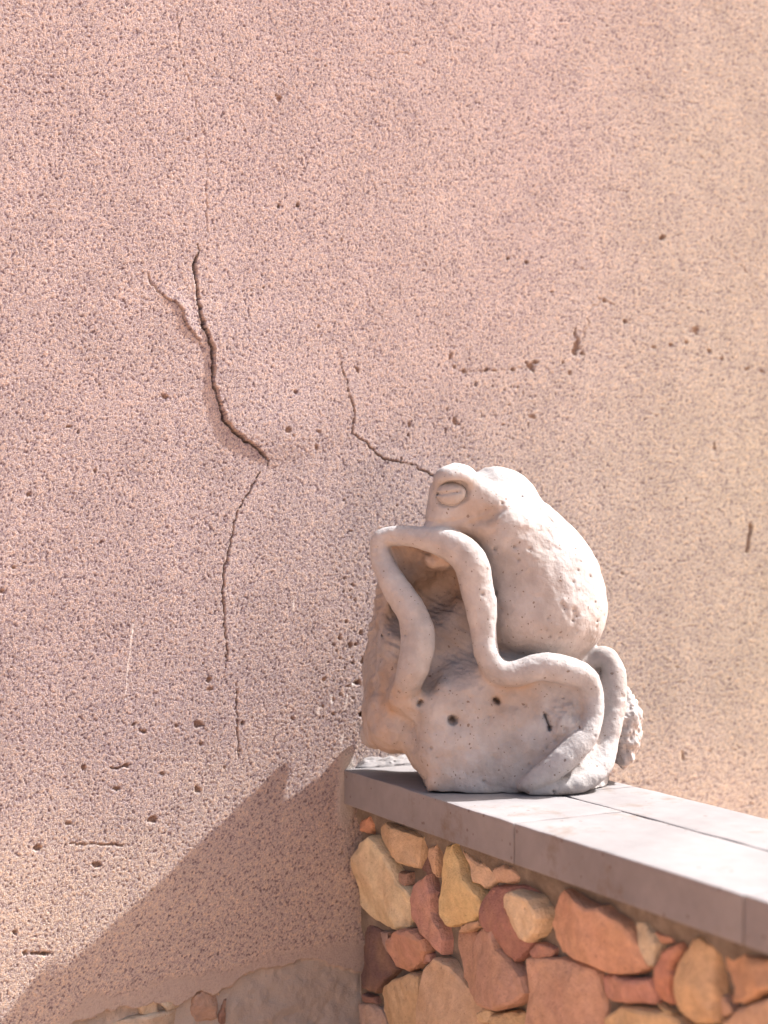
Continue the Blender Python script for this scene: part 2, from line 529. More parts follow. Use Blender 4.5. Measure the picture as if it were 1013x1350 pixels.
for a in [(368, 271, 2.6, 4, .008), (392, 271, 3, 3.6, .008), (873, 313, 6, 4.5, .006), (670, 341, 3, 2.4, .005), (694, 346, 3.4, 3, .005), (728, 385, 2.5, 2.2, .004),
          (699, 483, 10, 7, .006), (706, 477, 5, 4, .006), (760, 458, 6, 15, .006), (758, 440, 2.5, 8, .005), (768, 466, 5, 4, .005), (797, 397, 5, 3.5, .005), (790, 394, 3, 2, .004), (824, 424, 4, 4, .006),
          (612, 490, 4, 3, .004), (594, 470, 3, 8, .003), (600, 484, 4, 3, .003), (640, 488, 4, 3, .004), (652, 489, 5, 2.5, .004), (676, 487, 5, 3, .004), (742, 478, 3, 3, .004), (752, 492, 4, 4, .003),
          (916, 436, 8, 6, .003), (905, 452, 4, 3, .003), (935, 463, 4, 3, .004), (952, 473, 4, 3, .003), (885, 455, 5, 3, .003), (985, 487, 8, 3, .003), (1005, 490, 6, 3, .003),
          (942, 590, 3, 7, .004), (900, 995, 3, 10, .003), (862, 458, 4, 3, .003),
          (153, 1040, 5, 3.6, .006), (166, 1009, 5, 3.5, .006), (111, 1012, 3, 5, .004), (91, 1086, 8, 2.6, .004), (49, 1118, 6.5, 4.5, .006), (127, 1140, 7, 4.5, .006), (202, 1081, 8, 5.5, .005), (259, 1042, 5.5, 5, .005),
          (191, 965, 5, 4, .006), (20, 1230, 4, 4, .005), (33, 1257, 3.5, 3.5, .006), (60, 1257, 5, 3, .005), (261, 956, 9, 5, .005), (320, 953, 4, 4, .007), (275, 896, 4, 6, .006), (277, 908, 7, 3, .002), (265, 982, 4, 3.5, .004), (232, 957, 3, 3, .004), (176, 955, 4, 2, .005),
          (214, 1020, 3, 2.5, .004), (296, 1012, 2, 2, .003), (317, 990, 2.5, 5, .004),
          (218, 523, 6, 3, .004), (388, 517, 4, 3.5, .005), (379, 567, 5, 5, .004), (90, 563, 5, 2, .004), (38, 652, 4, 2.5, .004), (125, 620, 2.5, 4, .003), (471, 487, 4, 4, .003), (368, 130, 4, 5, .003),
          (417, 590, 3, 6, .003), (540, 560, 3, 4, .003), (600, 555, 4, 9, .003), (700, 550, 8, 4, .002), (663, 561, 4, 3, .004), (420, 570, 3, 3, .003), (18, 748, 2.5, 2, .004), (2, 780, 4, 3, .005), (133, 715, 2.5, 4, .004),
          (448, 842, 4, 5, .005), (462, 852, 4, 6, .004), (470, 850, 5, 3, .005), (475, 835, 5, 4, .004), (456, 820, 3, 3, .003), (471, 900, 6, 4, .007), (478, 942, 6, 5, .012), (440, 850, 4, 2.5, .004), (460, 905, 4, 2, .003), (478, 870, 4, 8, .004), (385, 947, 5, 2, .003), (427, 895, 3, 4, .002)]:
    pit(*a, ang=rnd.uniform(-.5, .5))
for k in range(130):      # many small losses, denser towards the foot and beside the corner
    px = rnd.uniform(0, 1010); py = rnd.uniform(0, 1200)
    r = rnd.uniform(0.8, 2.0)
    pit(px, py, r, r * rnd.uniform(.6, 1.5), rnd.uniform(.002, .004), tint=rnd.uniform(.3, .8))
for k in range(30):
    px = 470 - abs(rnd.gauss(0, 26)); py = rnd.uniform(760, 950)
    r = rnd.uniform(1.0, 2.6)
    pit(px, py, r, r * rnd.uniform(.6, 1.5), rnd.uniform(.002, .005), tint=rnd.uniform(.3, .8))
for k in range(40):
    px = rnd.uniform(585, 700); py = rnd.gauss(560, 40)
    r = rnd.uniform(0.9, 2.2)
    pit(px, py, r, r * rnd.uniform(.6, 2.0), rnd.uniform(.002, .004), tint=rnd.uniform(.2, .6))
# scratches of lime white
for (x0, y0, x1, y1, w) in [(176, 822, 168, 890, .0008), (168, 890, 166, 925, .0005), (388, 790, 386, 808, .0010), (421, 934, 419, 940, .002), (437, 918, 438, 926, .002), (463, 905, 470, 896, .002), (452, 970, 450, 978, .002), (458, 915, 455, 935, .0012)]:
    D, Sd, U = dist_poly(poly_wall([(x0, y0), (x1, y1)], 0.0004, 0.006, 4), 0.02)
    white = np.maximum(white, np.clip(1.4 - (D + jw * .001) / w, 0, 0.5))

# foot of the render: pale laitance band and bare mortar below a ragged edge
def lvl(pts):
    q = np.array([on_wall(x, y) for x, y in pts]); q = q[np.argsort(q[:, 0])]
    return np.interp(P2[:, 0], q[:, 0], q[:, 1])
ragg = (fbm(P2, 0.03, 4, 61) - 0.5)
top_pale = lvl([(-300, 1440), (0, 1385), (60, 1345), (130, 1303), (200, 1290), (276, 1273), (336, 1256), (385, 1240), (415, 1234), (470, 1236), (500, 1245)])
low_edge = lvl([(-300, 1480), (0, 1440), (60, 1365), (100, 1345), (150, 1330), (200, 1322), (240, 1322), (262, 1309), (280, 1312), (308, 1302), (318, 1284), (345, 1276), (370, 1277), (395, 1267), (412, 1264), (425, 1270), (446, 1278), (500, 1285)])
pm = np.clip((top_pale + ragg * 0.030 - P2[:, 1]) / 0.012, 0, 1)
left_of = (P2[:, 0] < 0.03)
cm = np.clip((low_edge + ragg * 0.014 + (fbm(P2, 0.011, 3, 62) - 0.5) * 0.012 - P2[:, 1]) / 0.0022, 0, 1)
right_fade = np.clip((0.05 - P2[:, 0]) / 0.02, 0, 1)
pm *= right_fade; cm *= right_fade
pale = np.maximum(pale, pm * 0.75 * (0.6 + 0.8 * coarse))
cement = np.maximum(cement, cm)
gfac *= (1 - 0.55 * pm) * (1 - 0.75 * cm)
dH -= cm * 0.0075 + pm * 0.001
dH += cm * ((fbm(P2, 0.07, 4, 88) - 0.5) * 0.014 + (fbm(P2, 0.012, 3, 89) - 0.5) * 0.0035)
# smeared mortar along the inside corner with the low wall
cx, cz = on_wall(458, 1040)
dcor = np.abs(P2[:, 0] - 0.004) + (coarse - 0.5) * 0.03
cc = np.clip((0.016 - dcor) / 0.010, 0, 1) * np.clip((COP + 0.035 - P2[:, 1]) / 0.03, 0, 1) * np.clip((P2[:, 1] - COP + 0.11) / 0.05, 0, 1)
cement = np.maximum(cement, 0.9 * cc); dH += cc * 0.002; gfac *= 1 - 0.4 * cc
H = H * gfac * dense + dH * dense + undul
tone = np.where(dense > 0, tone, 0.38)
# where another body stands in front of the wall keep the sheet out of it
V3 = np.stack([P2[:, 0], -H, P2[:, 1]], 1)
nx, nz = GX.shape
ii = (np.arange(nx - 1)[:, None] * nz + np.arange(nz - 1)[None]).ravel()
F = np.stack([ii, ii + nz, ii + nz + 1, ii + 1], 1)
me = np_mesh('plaster', V3, F)
for nm, d in (('grain_tone', tone), ('pale', pale), ('cement', cement), ('rust', rust), ('white', white)):
    add_attr(me, nm, d)
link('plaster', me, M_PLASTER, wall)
link('masonry_core', box_mesh('masonry_core', -3.2, 3.6, 0.045, 0.35, 0.0, 2.89), M_MORTAR, wall)

# ------------------------------------------------------------------ stones
def stone_mesh(name, poly, proud, depth, seed, fine=True):
    """poly: 2-D outline (u, v); front at w=proud (towards -w... later mapped), back at -depth"""
    r = random.Random(seed)
    # resample the outline, rough it up a little
    pts = [Vector(p) for p in poly]
    cen = sum(pts, Vector((0, 0))) / len(pts)
    pts = [cen + (p - cen) * (1 + 0.0012 / max((p - cen).length, .004)) for p in pts]
    out = []
    n = len(pts)
    per = sum((pts[(i + 1) % n] - pts[i]).length for i in range(n))
    step = max(0.0045, per / 46)
    for i in range(n):
        a, b = pts[i], pts[(i + 1) % n]
        k = max(1, round((b - a).length / step))
        for j in range(k):
            p = a.lerp(b, j / k)
            out.append(p + Vector((r.gauss(0, .0008), r.gauss(0, .0008))))
    area = sum(out[i].x * out[(i + 1) % len(out)].y - out[(i + 1) % len(out)].x * out[i].y for i in range(len(out)))
    if area < 0: out.reverse()
    # soften corners
    m = len(out)
    out = [out[i] * 0.9 + (out[i - 1] + out[(i + 1) % m]) * 0.05 for i in range(m)]
    size = math.sqrt(abs(area) / 2)
    bm = bmesh.new()
    f = bm.faces.new([bm.verts.new((p.x, p.y, -depth)) for p in out])
    top = f
    r0 = bmesh.ops.extrude_face_region(bm, geom=[f])
    tf = [g for g in r0['geom'] if isinstance(g, bmesh.types.BMFace)][0]
    for v in tf.verts: v.co.z = proud - min(0.010, size * 0.22)
    for th, dz in ((min(.0007, size * .02), min(.0045, size * .10)), (min(.0012, size * .03), min(.0032, size * .07)), (min(.0030, size * .06), min(.0018, size * .04))):
        bmesh.ops.inset_region(bm, faces=[tf], thickness=th, depth=0.0, use_even_offset=False)
        for v in tf.verts: v.co.z += dz
    res = bmesh.ops.triangulate(bm, faces=[tf], quad_method='BEAUTY', ngon_method='BEAUTY')
    caps = res['faces']
    for _ in range(0 if not fine else 1 if size < 0.02 else 2):
        ed = list({e for fc in caps for e in fc.edges if all(lf in caps for lf in e.link_faces)})
        if not ed: break
        sub = bmesh.ops.subdivide_edges(bm, edges=ed, cuts=1, use_grid_fill=False)
        caps = [g for g in bm.faces if g.normal.z > 0.9 or len(g.verts) > 4] if False else [fc for fc in bm.faces if all(abs(v.co.z - tf_z(proud, size)) < 1e-4 for v in fc.verts)]
        res = bmesh.ops.triangulate(bm, faces=[fc for fc in caps if len(fc.verts) > 3])
        caps = [fc for fc in bm.faces if all(abs(v.co.z - tf_z(proud, size)) < 1e-4 for v in fc.verts)]
    P = np.array([v.co for v in bm.verts])
    off = np.array([seed * 0.731, seed * 0.277, 0.0])
    nz_ = (fbm(P + off, 0.035, 3, 5) - 0.5) * min(0.016, size * 0.30) + (fbm(P + off, 0.012, 2, 8) - 0.5) * min(0.006, size * 0.14) + (np.abs(vnoise(P + off, 0.022, 12) - 0.5) - .2) * min(0.010, size * 0.2)
    tx, ty = r.gauss(0, .06), r.gauss(0, .06)
    pl = np.min([(P[:, 0] - P[:, 0].mean()) * r.gauss(0, .17) + (P[:, 1] - P[:, 1].mean()) * r.gauss(0, .17) + r.uniform(0, .10) * size for _ in range(4)], 0)
    nz_ = nz_ * 0.55 + np.clip(pl, -.010, .004)
    cx_, cy_ = P[:, 0].mean(), P[:, 1].mean()
    for i, v in enumerate(bm.verts):
        if v.co.z > -depth + 1e-5:
            v.co.z += float(nz_[i]) + (P[i, 0] - cx_) * tx + (P[i, 1] - cy_) * ty
    bmesh.ops.recalc_face_normals(bm, faces=bm.faces)
    for fc in bm.faces: fc.smooth = True
    me = bpy.data.meshes.new(name); bm.to_mesh(me); bm.free()
    me.set_sharp_from_angle(angle=math.radians(24))
    return me

def tf_z(proud, size):
    return proud - min(0.010, size * 0.22) + min(.0045, size * .10) + min(.0032, size * .07) + min(.0018, size * .04)

low = empty('stone_wall', (0.13, -1.3, 0))
tag(low, 'low rubble stone wall with pale flat coping slabs under the frog carving', 'stone wall')

def to_low(me):
    """(u, v, w) = (distance from big wall, height, outwards) -> world, then into the wall's own frame"""
    for v in me.vertices:
        u, h, w = v.co
        v.co = (0.016 - w - 0.13, -u + 1.3, h)
    me.flip_normals() if False else None
    return me

SRGB = lambda r, g, b: tuple(((c / 255) / 12.92 if c / 255 <= 0.04045 else ((c / 255 + 0.055) / 1.055) ** 2.4) for c in (r, g, b))
def stone_col(col):
    c = SRGB(*col); g = sum(c) / 3
    v = [c[0] * 0.95 + .01, c[1] * 1.06 + .015, c[2] * 1.08 + .02]
    k = min(1.0, 0.72 / max(v)); g = sum(v) / 3
    return [(x * 0.68 + g * 0.36 + 0.01) * k for x in v]
za = lambda pts: [(440 + x / 3.3767, 1050 + y / 3.3767) for x, y in pts]
zb = lambda pts: [(713 + x / 3.3767, 1050 + y / 3.3767) for x, y in pts]
STONES = [  # outline in enlarged photo coordinates, colour, how far it stands out
 (za([(110,105),(150,95),(165,130),(150,165),(118,155)]), (205,125,75), .000),
 (za([(170,130),(215,120),(300,150),(370,182),(372,250),(362,325),(310,310),(230,250),(180,200)]), (205,160,110), .004),
 (za([(150,180),(180,215),(230,300),(260,380),(315,440),(318,520),(310,590),(260,600),(190,590),(130,550),(80,490),(72,380),(90,270),(115,205)]), (228,195,140), .008),
 (za([(262,335),(320,345),(325,395),(305,430),(275,395)]), (165,115,90), -.004),
 (za([(395,350),(418,440),(422,520),(452,590),(463,640),(455,710),(420,670),(370,610),(320,550),(318,470),(342,400)]), (195,125,105), .006),
 (za([(385,200),(408,210),(408,280),(437,360),(447,450),(448,520),(475,580),(492,640),(490,700),(468,712),(466,640),(458,585),(428,515),(424,440),(400,348),(366,318)]), (118,70,65), -.003),
 (za([(415,228),(440,222),(450,270),(450,360),(438,345),(413,272)]), (210,155,105), .000),
 (za([(480,225),(520,220),(545,270),(580,370),(640,460),(640,520),(600,555),(500,585),(462,540),(452,450),(465,300)]), (222,180,100), .005),
 (za([(545,235),(590,265),(690,330),(695,370),(645,420),(610,380),(580,310)]), (210,165,125), .001),
 (za([(705,325),(740,308),(790,325),(815,365),(790,388),(735,380)]), (200,150,115), .000),
 (za([(660,440),(690,405),(760,400),(830,398),(890,390),(925,440),(935,520),(920,590),(870,650),(850,690),(800,740),(760,700),(720,640),(670,580),(648,520)]), (168,98,80), .000),
 (za([(728,445),(760,430),(800,425),(860,450),(890,500),(902,545),(882,615),(830,655),(780,632),(742,565),(728,500)]), (228,188,138), .012),
 (za([(490,610),(600,605),(650,585),(700,600),(720,680),(780,750),(830,800),(850,880),(820,920),(720,955),(650,930),(600,880),(540,820),(500,720)]), (192,132,100), .006),
 (za([(235,640),(280,600),(340,595),(385,640),(395,690),(370,740),(310,785),(265,765),(245,700)]), (198,128,92), .007),
 (za([(98,560),(130,560),(190,602),(215,650),(225,700),(265,775),(200,840),(180,875),(110,855),(92,800),(92,650)]), (112,72,68), .000),
 (za([(200,605),(248,608),(232,640),(252,740),(226,690)]), (165,125,110), -.003),
 (za([(185,870),(260,820),(330,788),(375,800),(380,900),(366,1000),(350,1090),(225,1090),(195,960)]), (205,160,105), .004),
 (za([(395,770),(440,722),(490,760),(540,835),(610,900),(640,970),(640,1180),(372,1180),(374,950),(385,850)]), (205,158,115), .007),
 (za([(388,705),(425,700),(425,735),(395,745)]), (190,125,105), -.002),
 (za([(540,592),(600,562),(640,556),(645,580),(600,600),(545,610)]), (195,145,105), -.002),
 (za([(860,690),(905,655),(955,680),(950,715),(890,725)]), (170,105,90), .000),
 (za([(625,975),(665,945),(700,965),(680,1010),(640,1010)]), (225,185,130), .003),
 (za([(700,975),(760,962),(830,972),(858,1000),(875,1090),(860,1170),(700,1170)]), (212,168,105), .003),
 (za([(88,925),(140,922),(180,960),(208,1020),(220,1150),(85,1150)]), (190,150,130), .003),
 (za([(122,880),(168,895),(178,925),(132,916)]), (150,95,75), -.003),
 (zb([(20,500),(50,440),(85,415),(125,435),(170,470),(215,495),(265,495),(310,540),(350,570),(390,640),(430,720),(435,770),(380,800),(280,795),(210,755),(120,725),(50,705),(15,640),(5,570)]), (212,142,98), .008),
 (zb([(-82,722),(0,722),(120,742),(200,775),(215,800),(230,880),(248,940),(235,1010),(240,1150),(-60,1150),(-85,950),(-75,820)]), (208,146,110), .006),
 (zb([(242,802),(290,799),(380,817),(473,817),(484,870),(478,932),(380,927),(280,918),(257,880)]), (196,122,98), .003),
 (zb([(395,560),(450,560),(490,610),(510,660),(490,755),(462,762),(430,700),(400,620)]), (205,175,135), .000),
 (zb([(500,605),(570,625),(580,655),(520,655)]), (192,120,85), -.004),
 (zb([(530,690),(600,657),(606,690),(572,760),(556,850),(555,930),(535,940),(500,918),(488,860),(492,765)]), (200,118,82), .002),
 (zb([(622,652),(660,640),(720,670),(745,720),(750,790),(763,850),(768,920),(773,1000),(720,1015),(640,1003),(592,960),(564,880),(562,800),(594,705)]), (220,165,100), .008),
 (zb([(770,700),(850,705),(1000,725),(1090,742),(1090,840),(1000,870),(930,905),(860,928),(835,918),(825,860),(800,810),(775,750)]), (208,140,85), .006),
 (zb([(765,868),(800,885),(830,930),(845,965),(792,983),(776,930)]), (196,140,105), .000),
 (zb([(258,985),(330,937),(430,947),(520,962),(600,1003),(636,1022),(636,1130),(252,1130)]), (214,165,100), .004),
 (zb([(790,1002),(870,952),(1000,907),(1120,868),(1130,1150),(782,1150)]), (205,150,108), .006),
 (zb([(516,925),(545,945),(580,965),(540,958)]), (215,170,100), -.004),
]
occupied = []
for k, (poly, col, proud) in enumerate(STONES):
    uv = [on_face(x, y, 0.016 - proud) for x, y in poly]
    me = to_low(stone_mesh('stone', uv, proud, 0.05, 100 + k))
    o = link('stone', me, M_STONE, low)
    o.color = (*[c for c in stone_col(col)], 1)
    occupied.append(uv)

# rubble further along and down the wall, where the photograph ends
def clip(poly, n, c):
    out = []
    for i in range(len(poly)):
        a, b = poly[i], poly[(i + 1) % len(poly)]
        da, db = a[0] * n[0] + a[1] * n[1] - c, b[0] * n[0] + b[1] * n[1] - c
        if da <= 0: out.append(a)
        if (da < 0 < db) or (db < 0 < da):
            t = da / (da - db); out.append((a[0] + (b[0] - a[0]) * t, a[1] + (b[1] - a[1]) * t))
    return out
LEN = 1.26
seeds = []
uz = 0.115
for i in range(int(LEN / uz) + 1):
    for j in range(11):
        seeds.append((i * uz + rnd.uniform(.01, .10), 0.02 + j * 0.105 + rnd.uniform(.0, .085)))
ub = max(u for p in occupied for u, v in p); vb = min(v for p in occupied for u, v in p)
lowest = lambda u: np.interp(u, [0.0, 0.25, 0.5, 0.78, 0.82], [0.80, 0.80, 0.80, 0.80, 0.80])
low_b = min(v for p in occupied for u, v in p if u < 0.3)
def covered(u, v):
    for p in occupied:
        ins = False
        for i in range(len(p)):
            (x0, y0), (x1, y1) = p[i], p[i - 1]
            if (y0 > v) != (y1 > v) and u < (x1 - x0) * (v - y0) / (y1 - y0) + x0: ins = not ins
        if ins: return True
    return False
pal = [(205,160,110), (222,185,130), (195,125,100), (192,132,100), (208,146,105), (120,76,70), (214,168,105), (190,150,130), (168,98,80), (212,142,98)]
TOPV = COP - 0.052
for k, (u, v) in enumerate(seeds):
    cell = [(max(0.004, u - .13), max(0.0, v - .13)), (min(LEN, u + .13), max(0.0, v - .13)), (min(LEN, u + .13), min(TOPV, v + .13)), (max(0.004, u - .13), min(TOPV, v + .13))]
    for (a, b) in seeds:
        dx, dy = a - u, b - v
        if (a, b) == (u, v) or dx * dx + dy * dy > 0.08: continue
        L = math.hypot(dx, dy)
        nrm = (dx / L, dy / L)
        cell = clip(cell, nrm, u * nrm[0] + v * nrm[1] + L / 2 - rnd.uniform(.003, .007))
        if len(cell) < 3: break
    if len(cell) < 3: continue
    # keep clear of the traced stones: below their lower edge, or beyond their far end
    lowv = [y for p in occupied for (x, y) in p if abs(x - u) < 0.10]
    if lowv and u < ub:
        cell = clip(cell, (0, 1), min(lowv) - 0.006)
        cell = clip(cell, (1, 0), ub) if v > low_b - .15 else cell
    else:
        cell = clip(cell, (-1, 0), -(ub + 0.006))
    if len(cell) < 3: continue
    cu = sum(c[0] for c in cell) / len(cell); cv = sum(c[1] for c in cell) / len(cell)
    ar = abs(sum(cell[i][0] * cell[(i + 1) % len(cell)][1] - cell[(i + 1) % len(cell)][0] * cell[i][1] for i in range(len(cell)))) / 2
    if ar < 0.0006: continue
    pr = rnd.uniform(0, .008)
    o = link('stone', to_low(stone_mesh('stone', cell, pr, 0.05, 500 + k, cu < 1.2 and cv > 0.2)), M_STONE, low)
    col = rnd.choice(pal)
    o.color = (*[c for c in stone_col([c + rnd.randint(-10, 10) for c in col])], 1)

# mortar sheet between the stones
us = np.arange(0.0, LEN + .001, 0.009); vs_ = np.arange(0.0, COP - 0.046, 0.009)
U, Vv = np.meshgrid(us, vs_, indexing='ij')
q = np.stack([U.ravel(), Vv.ravel()], 1)
wv = -0.014 + (fbm(q, 0.05, 4, 4) - 0.5) * 0.016
top_fill = np.clip((q[:, 1] - (COP - 0.085)) / 0.02, 0, 1)       # packed bed under the coping
wv += top_fill * 0.009
mv = np.stack([0.016 - wv - 0.13, -q[:, 0] + 1.3, q[:, 1]], 1)
a_, b_ = U.shape
ii = (np.arange(a_ - 1)[:, None] * b_ + np.arange(b_ - 1)[None]).ravel()
me = np_mesh('mortar', mv, np.stack([ii, ii + 1, ii + b_ + 1, ii + b_], 1))
link('mortar', me, M_MORTAR, low)
link('rubble_core', box_mesh('rubble_core', 0.06 - 0.13, 0.258 - 0.13, 1.3 - LEN, 1.3 - 0.002, 0.0, COP - 0.0485), M_MORTAR, low)

# coping slabs: two rows with an open joint between
def slab(x0, x1, a, b, seed):
    r = random.Random(seed)
    bm = bmesh.new()
    z0, z1 = COP - 0.048, COP
    dz = r.uniform(-.0006, .0006)
    vs = [bm.verts.new((x, y, z)) for x in (x0, x1) for y in (-b, -a) for z in (z0, z1 + dz)]
    for f in ((0, 1, 3, 2), (4, 6, 7, 5), (0, 4, 5, 1), (2, 3, 7, 6), (0, 2, 6, 4), (1, 5, 7, 3)):
        bm.faces.new([vs[i] for i in f])
    bmesh.ops.recalc_face_normals(bm, faces=bm.faces)
    bmesh.ops.subdivide_edges(bm, edges=list(bm.edges), cuts=15, use_grid_fill=True)
    sharp = [e for e in bm.edges if len(e.link_faces) == 2 and e.calc_face_angle(0) > 0.5]
    bmesh.ops.bevel(bm, geom=sharp, offset=0.0022, segments=2, affect='EDGES', profile=0.6)
    P = np.array([v.co for v in bm.verts])
    n = (fbm(P + seed, 0.03, 3, 2) - 0.5) * 0.0022
    n2_ = (fbm(P + seed * 2, 0.03, 3, 6) - 0.5) * 0.0020
    for i, v in enumerate(bm.verts):
        if v.co.z > COP - 0.006: v.co.z += float(n[i])
        v.co.x += float(n2_[i])
        v.co.x -= 0.13; v.co.y += 1.3
    for fc in bm.faces: fc.smooth = True
    me = bpy.data.meshes.new('coping_slab'); bm.to_mesh(me); bm.free()
    me.set_sharp_from_angle(angle=math.radians(50))
    return me
fr = [-0.003, 0.441, 0.842, 1.275]
for k in range(len(fr) - 1):
    link('coping_slab', slab(0.0, 0.1525, fr[k] + .001, fr[k + 1] - .001, 3 + k), M_COPING, low)
bk = [-0.003, 0.30, 0.70, 1.275]
for k in range(len(bk) - 1):
    link('coping_slab', slab(0.1555, 0.273, bk[k] + .001, bk[k + 1] - .001, 40 + k), M_COPING, low)
link('joint_grout', box_mesh('joint_grout', 0.004 - .13, 0.269 - .13, 1.3 - LEN, 1.3, COP - 0.046, COP - 0.004), M_MORTAR, low)

# mortar fillet where coping meets the big wall
us = np.linspace(0.018, 0.277, 140); vs_ = np.linspace(0, 1, 16)
U, Vv = np.meshgrid(us, vs_, indexing='ij')
q = np.stack([U.ravel(), Vv.ravel() * 0.05], 1)
nn = (fbm(q, 0.02, 4, 13) - 0.5)
th = Vv.ravel() * math.pi / 2
edge_ = np.clip((U.ravel() - 0.016) / 0.015, 0.05, 1); ry = (0.008 + 0.008 * nn) * edge_; rz = (0.013 + 0.012 * nn) * edge_
fv = np.stack([U.ravel(), -(ry * np.sin(th)) - 0.0 , COP - 0.001 + rz * np.cos(th) + 0.002 * np.sin(Vv.ravel() * 40) * np.sin(th)], 1)
a_, b_ = U.shape
ii = (np.arange(a_ - 1)[:, None] * b_ + np.arange(b_ - 1)[None]).ravel()
me = np_mesh('mortar_fillet', fv, np.stack([ii, ii + b_, ii + b_ + 1, ii + 1], 1))
link('mortar_fillet', me, M_COPING, wall)

# bits of masonry bared at the foot of the render
for k, (pts, col) in enumerate([([(185, 1322), (197, 1318), (210, 1320), (211, 1335), (200, 1342), (188, 1338)], (188, 160, 130)),
                   ([(213, 1322), (226, 1315), (240, 1320), (238, 1330), (222, 1333)], (192, 166, 135)),
                   ([(257, 1314), (270, 1306), (290, 1310), (289, 1345), (258, 1352), (254, 1335)], (165, 125, 105)),
                   ([(262, 1305), (275, 1293), (292, 1302), (290, 1312), (272, 1308)], (180, 150, 122)),
                   ([(296, 1325), (299, 1318), (301, 1352), (294, 1360), (291, 1340)], (140, 95, 80)),
                   ([(150, 1350), (185, 1340), (250, 1328), (253, 1360), (252, 1385), (150, 1390)], (182, 155, 130))]):
    uv = [on_wall(x, y) for x, y in pts]
    me = stone_mesh('stone', uv, 0.004, 0.02, 900 + k)
    for v in me.vertices:
        x, z, w = v.co
        v.co = (x, -w + 0.006, z)
    o = link('stone', me, M_STONE, wall)
    o.color = (*[c for c in stone_col(col)], 1)

# ------------------------------------------------------------------ frog carving (signed distance field -> one carved surface)
VX = 0.0017
ORI = pix(690, 0, 2.20); ORI[2] = -CAMH
lo = np.array([-0.235, -0.15, -0.004]); hi = np.array([0.175, 0.13, 0.445])
ax_ = [np.arange(lo[k], hi[k], VX).astype(np.float32) for k in range(3)]
SH = tuple(len(a) for a in ax_)
def L(px, py, d): return pix(px, py, d) - ORI
def fresh(): return np.full(SH, 0.06, np.float32)
def sub(lo_, hi_):
    s = []
    for k in range(3):
        i0, i1 = np.searchsorted(ax_[k], [lo_[k], hi_[k]])
        s.append(slice(max(0, i0), min(SH[k], i1 + 1)))
    return tuple(s)
def axes(s):
    return ax_[0][s[0]][:, None, None], ax_[1][s[1]][None, :, None], ax_[2][s[2]][None, None, :]
def smin(a, b, k):
    if k <= 0: return np.minimum(a, b)
    h = np.clip(0.5 + 0.5 * (b - a) / k, 0, 1)
    return b + (a - b) * h - k * h * (1 - h)
def put(D, s, d, k): D[s] = smin(D[s], d, k)
def cut(D, s, d, k): D[s] = -smin(-D[s], d, k)
def ell_d(s, c, r, R=None):
    X, Y, Z = axes(s)
    x, y, z = X - c[0], Y - c[1], Z - c[2]
    if R is not None:
        x, y, z = (R[0][0] * x + R[0][1] * y + R[0][2] * z, R[1][0] * x + R[1][1] * y + R[1][2] * z, R[2][0] * x + R[2][1] * y + R[2][2] * z)
    k0 = np.sqrt((x / r[0]) ** 2 + (y / r[1]) ** 2 + (z / r[2]) ** 2)
    k1 = np.sqrt((x / r[0] ** 2) ** 2 + (y / r[1] ** 2) ** 2 + (z / r[2] ** 2) ** 2)
    return (k0 * (k0 - 1.0) / np.maximum(k1, 1e-6)).astype(np.float32)
def ell(D, c, r, k=0.01, R=None, neg=False):
    c = np.asarray(c); m = max(r) + 0.03 + k
    s = sub(c - m, c + m)
    d = ell_d(s, c, r, R)
    (cut if neg else put)(D, s, d, k)
def tube(D, pts, k=0.004, neg=False, n=5, wide=1.0):
    """pts: (px, py, depth, radius in px); Catmull-Rom centre line, round-cone segments"""
    q = np.array([[*L(a, b, c), r * wide / FPX * c] for a, b, c, r in pts])
    q = np.vstack([2 * q[0] - q[1], q, 2 * q[-1] - q[-2]])
    path = []
    for i in range(1, len(q) - 2):
        for t in np.arange(n) / n:
            p0, p1, p2, p3 = q[i - 1:i + 3]
            path.append(0.5 * (2 * p1 + (p2 - p0) * t + (2 * p0 - 5 * p1 + 4 * p2 - p3) * t * t + (3 * p1 - p0 - 3 * p2 + p3) * t ** 3))
    path.append(q[-2])
    path = np.array(path)
    T = fresh()
    for a, b in zip(path[:-1], path[1:]):
        m = max(a[3], b[3]) + 0.022
        s = sub(np.minimum(a[:3], b[:3]) - m, np.maximum(a[:3], b[:3]) + m)
        X, Y, Z = axes(s)
        v = b[:3] - a[:3]; Lv = max(float(v @ v), 1e-12)
        t = np.clip(((X - a[0]) * v[0] + (Y - a[1]) * v[1] + (Z - a[2]) * v[2]) / Lv, 0, 1)
        d = np.sqrt((X - a[0] - t * v[0]) ** 2 + (Y - a[1] - t * v[1]) ** 2 + (Z - a[2] - t * v[2]) ** 2) - (a[3] + (b[3] - a[3]) * t)
        T[s] = np.minimum(T[s], d)
    if neg: D[...] = -smin(-D, T, k)
    else: D[...] = smin(D, T, k)

def rotz_img(dx, dz):
    """rows: axis along (dx,dz) in the picture plane, its normal, depth"""
    l = math.hypot(dx, dz); a = (dx / l, 0, dz / l)
    return (a, (-a[2], 0, a[0]), (0, 1, 0))

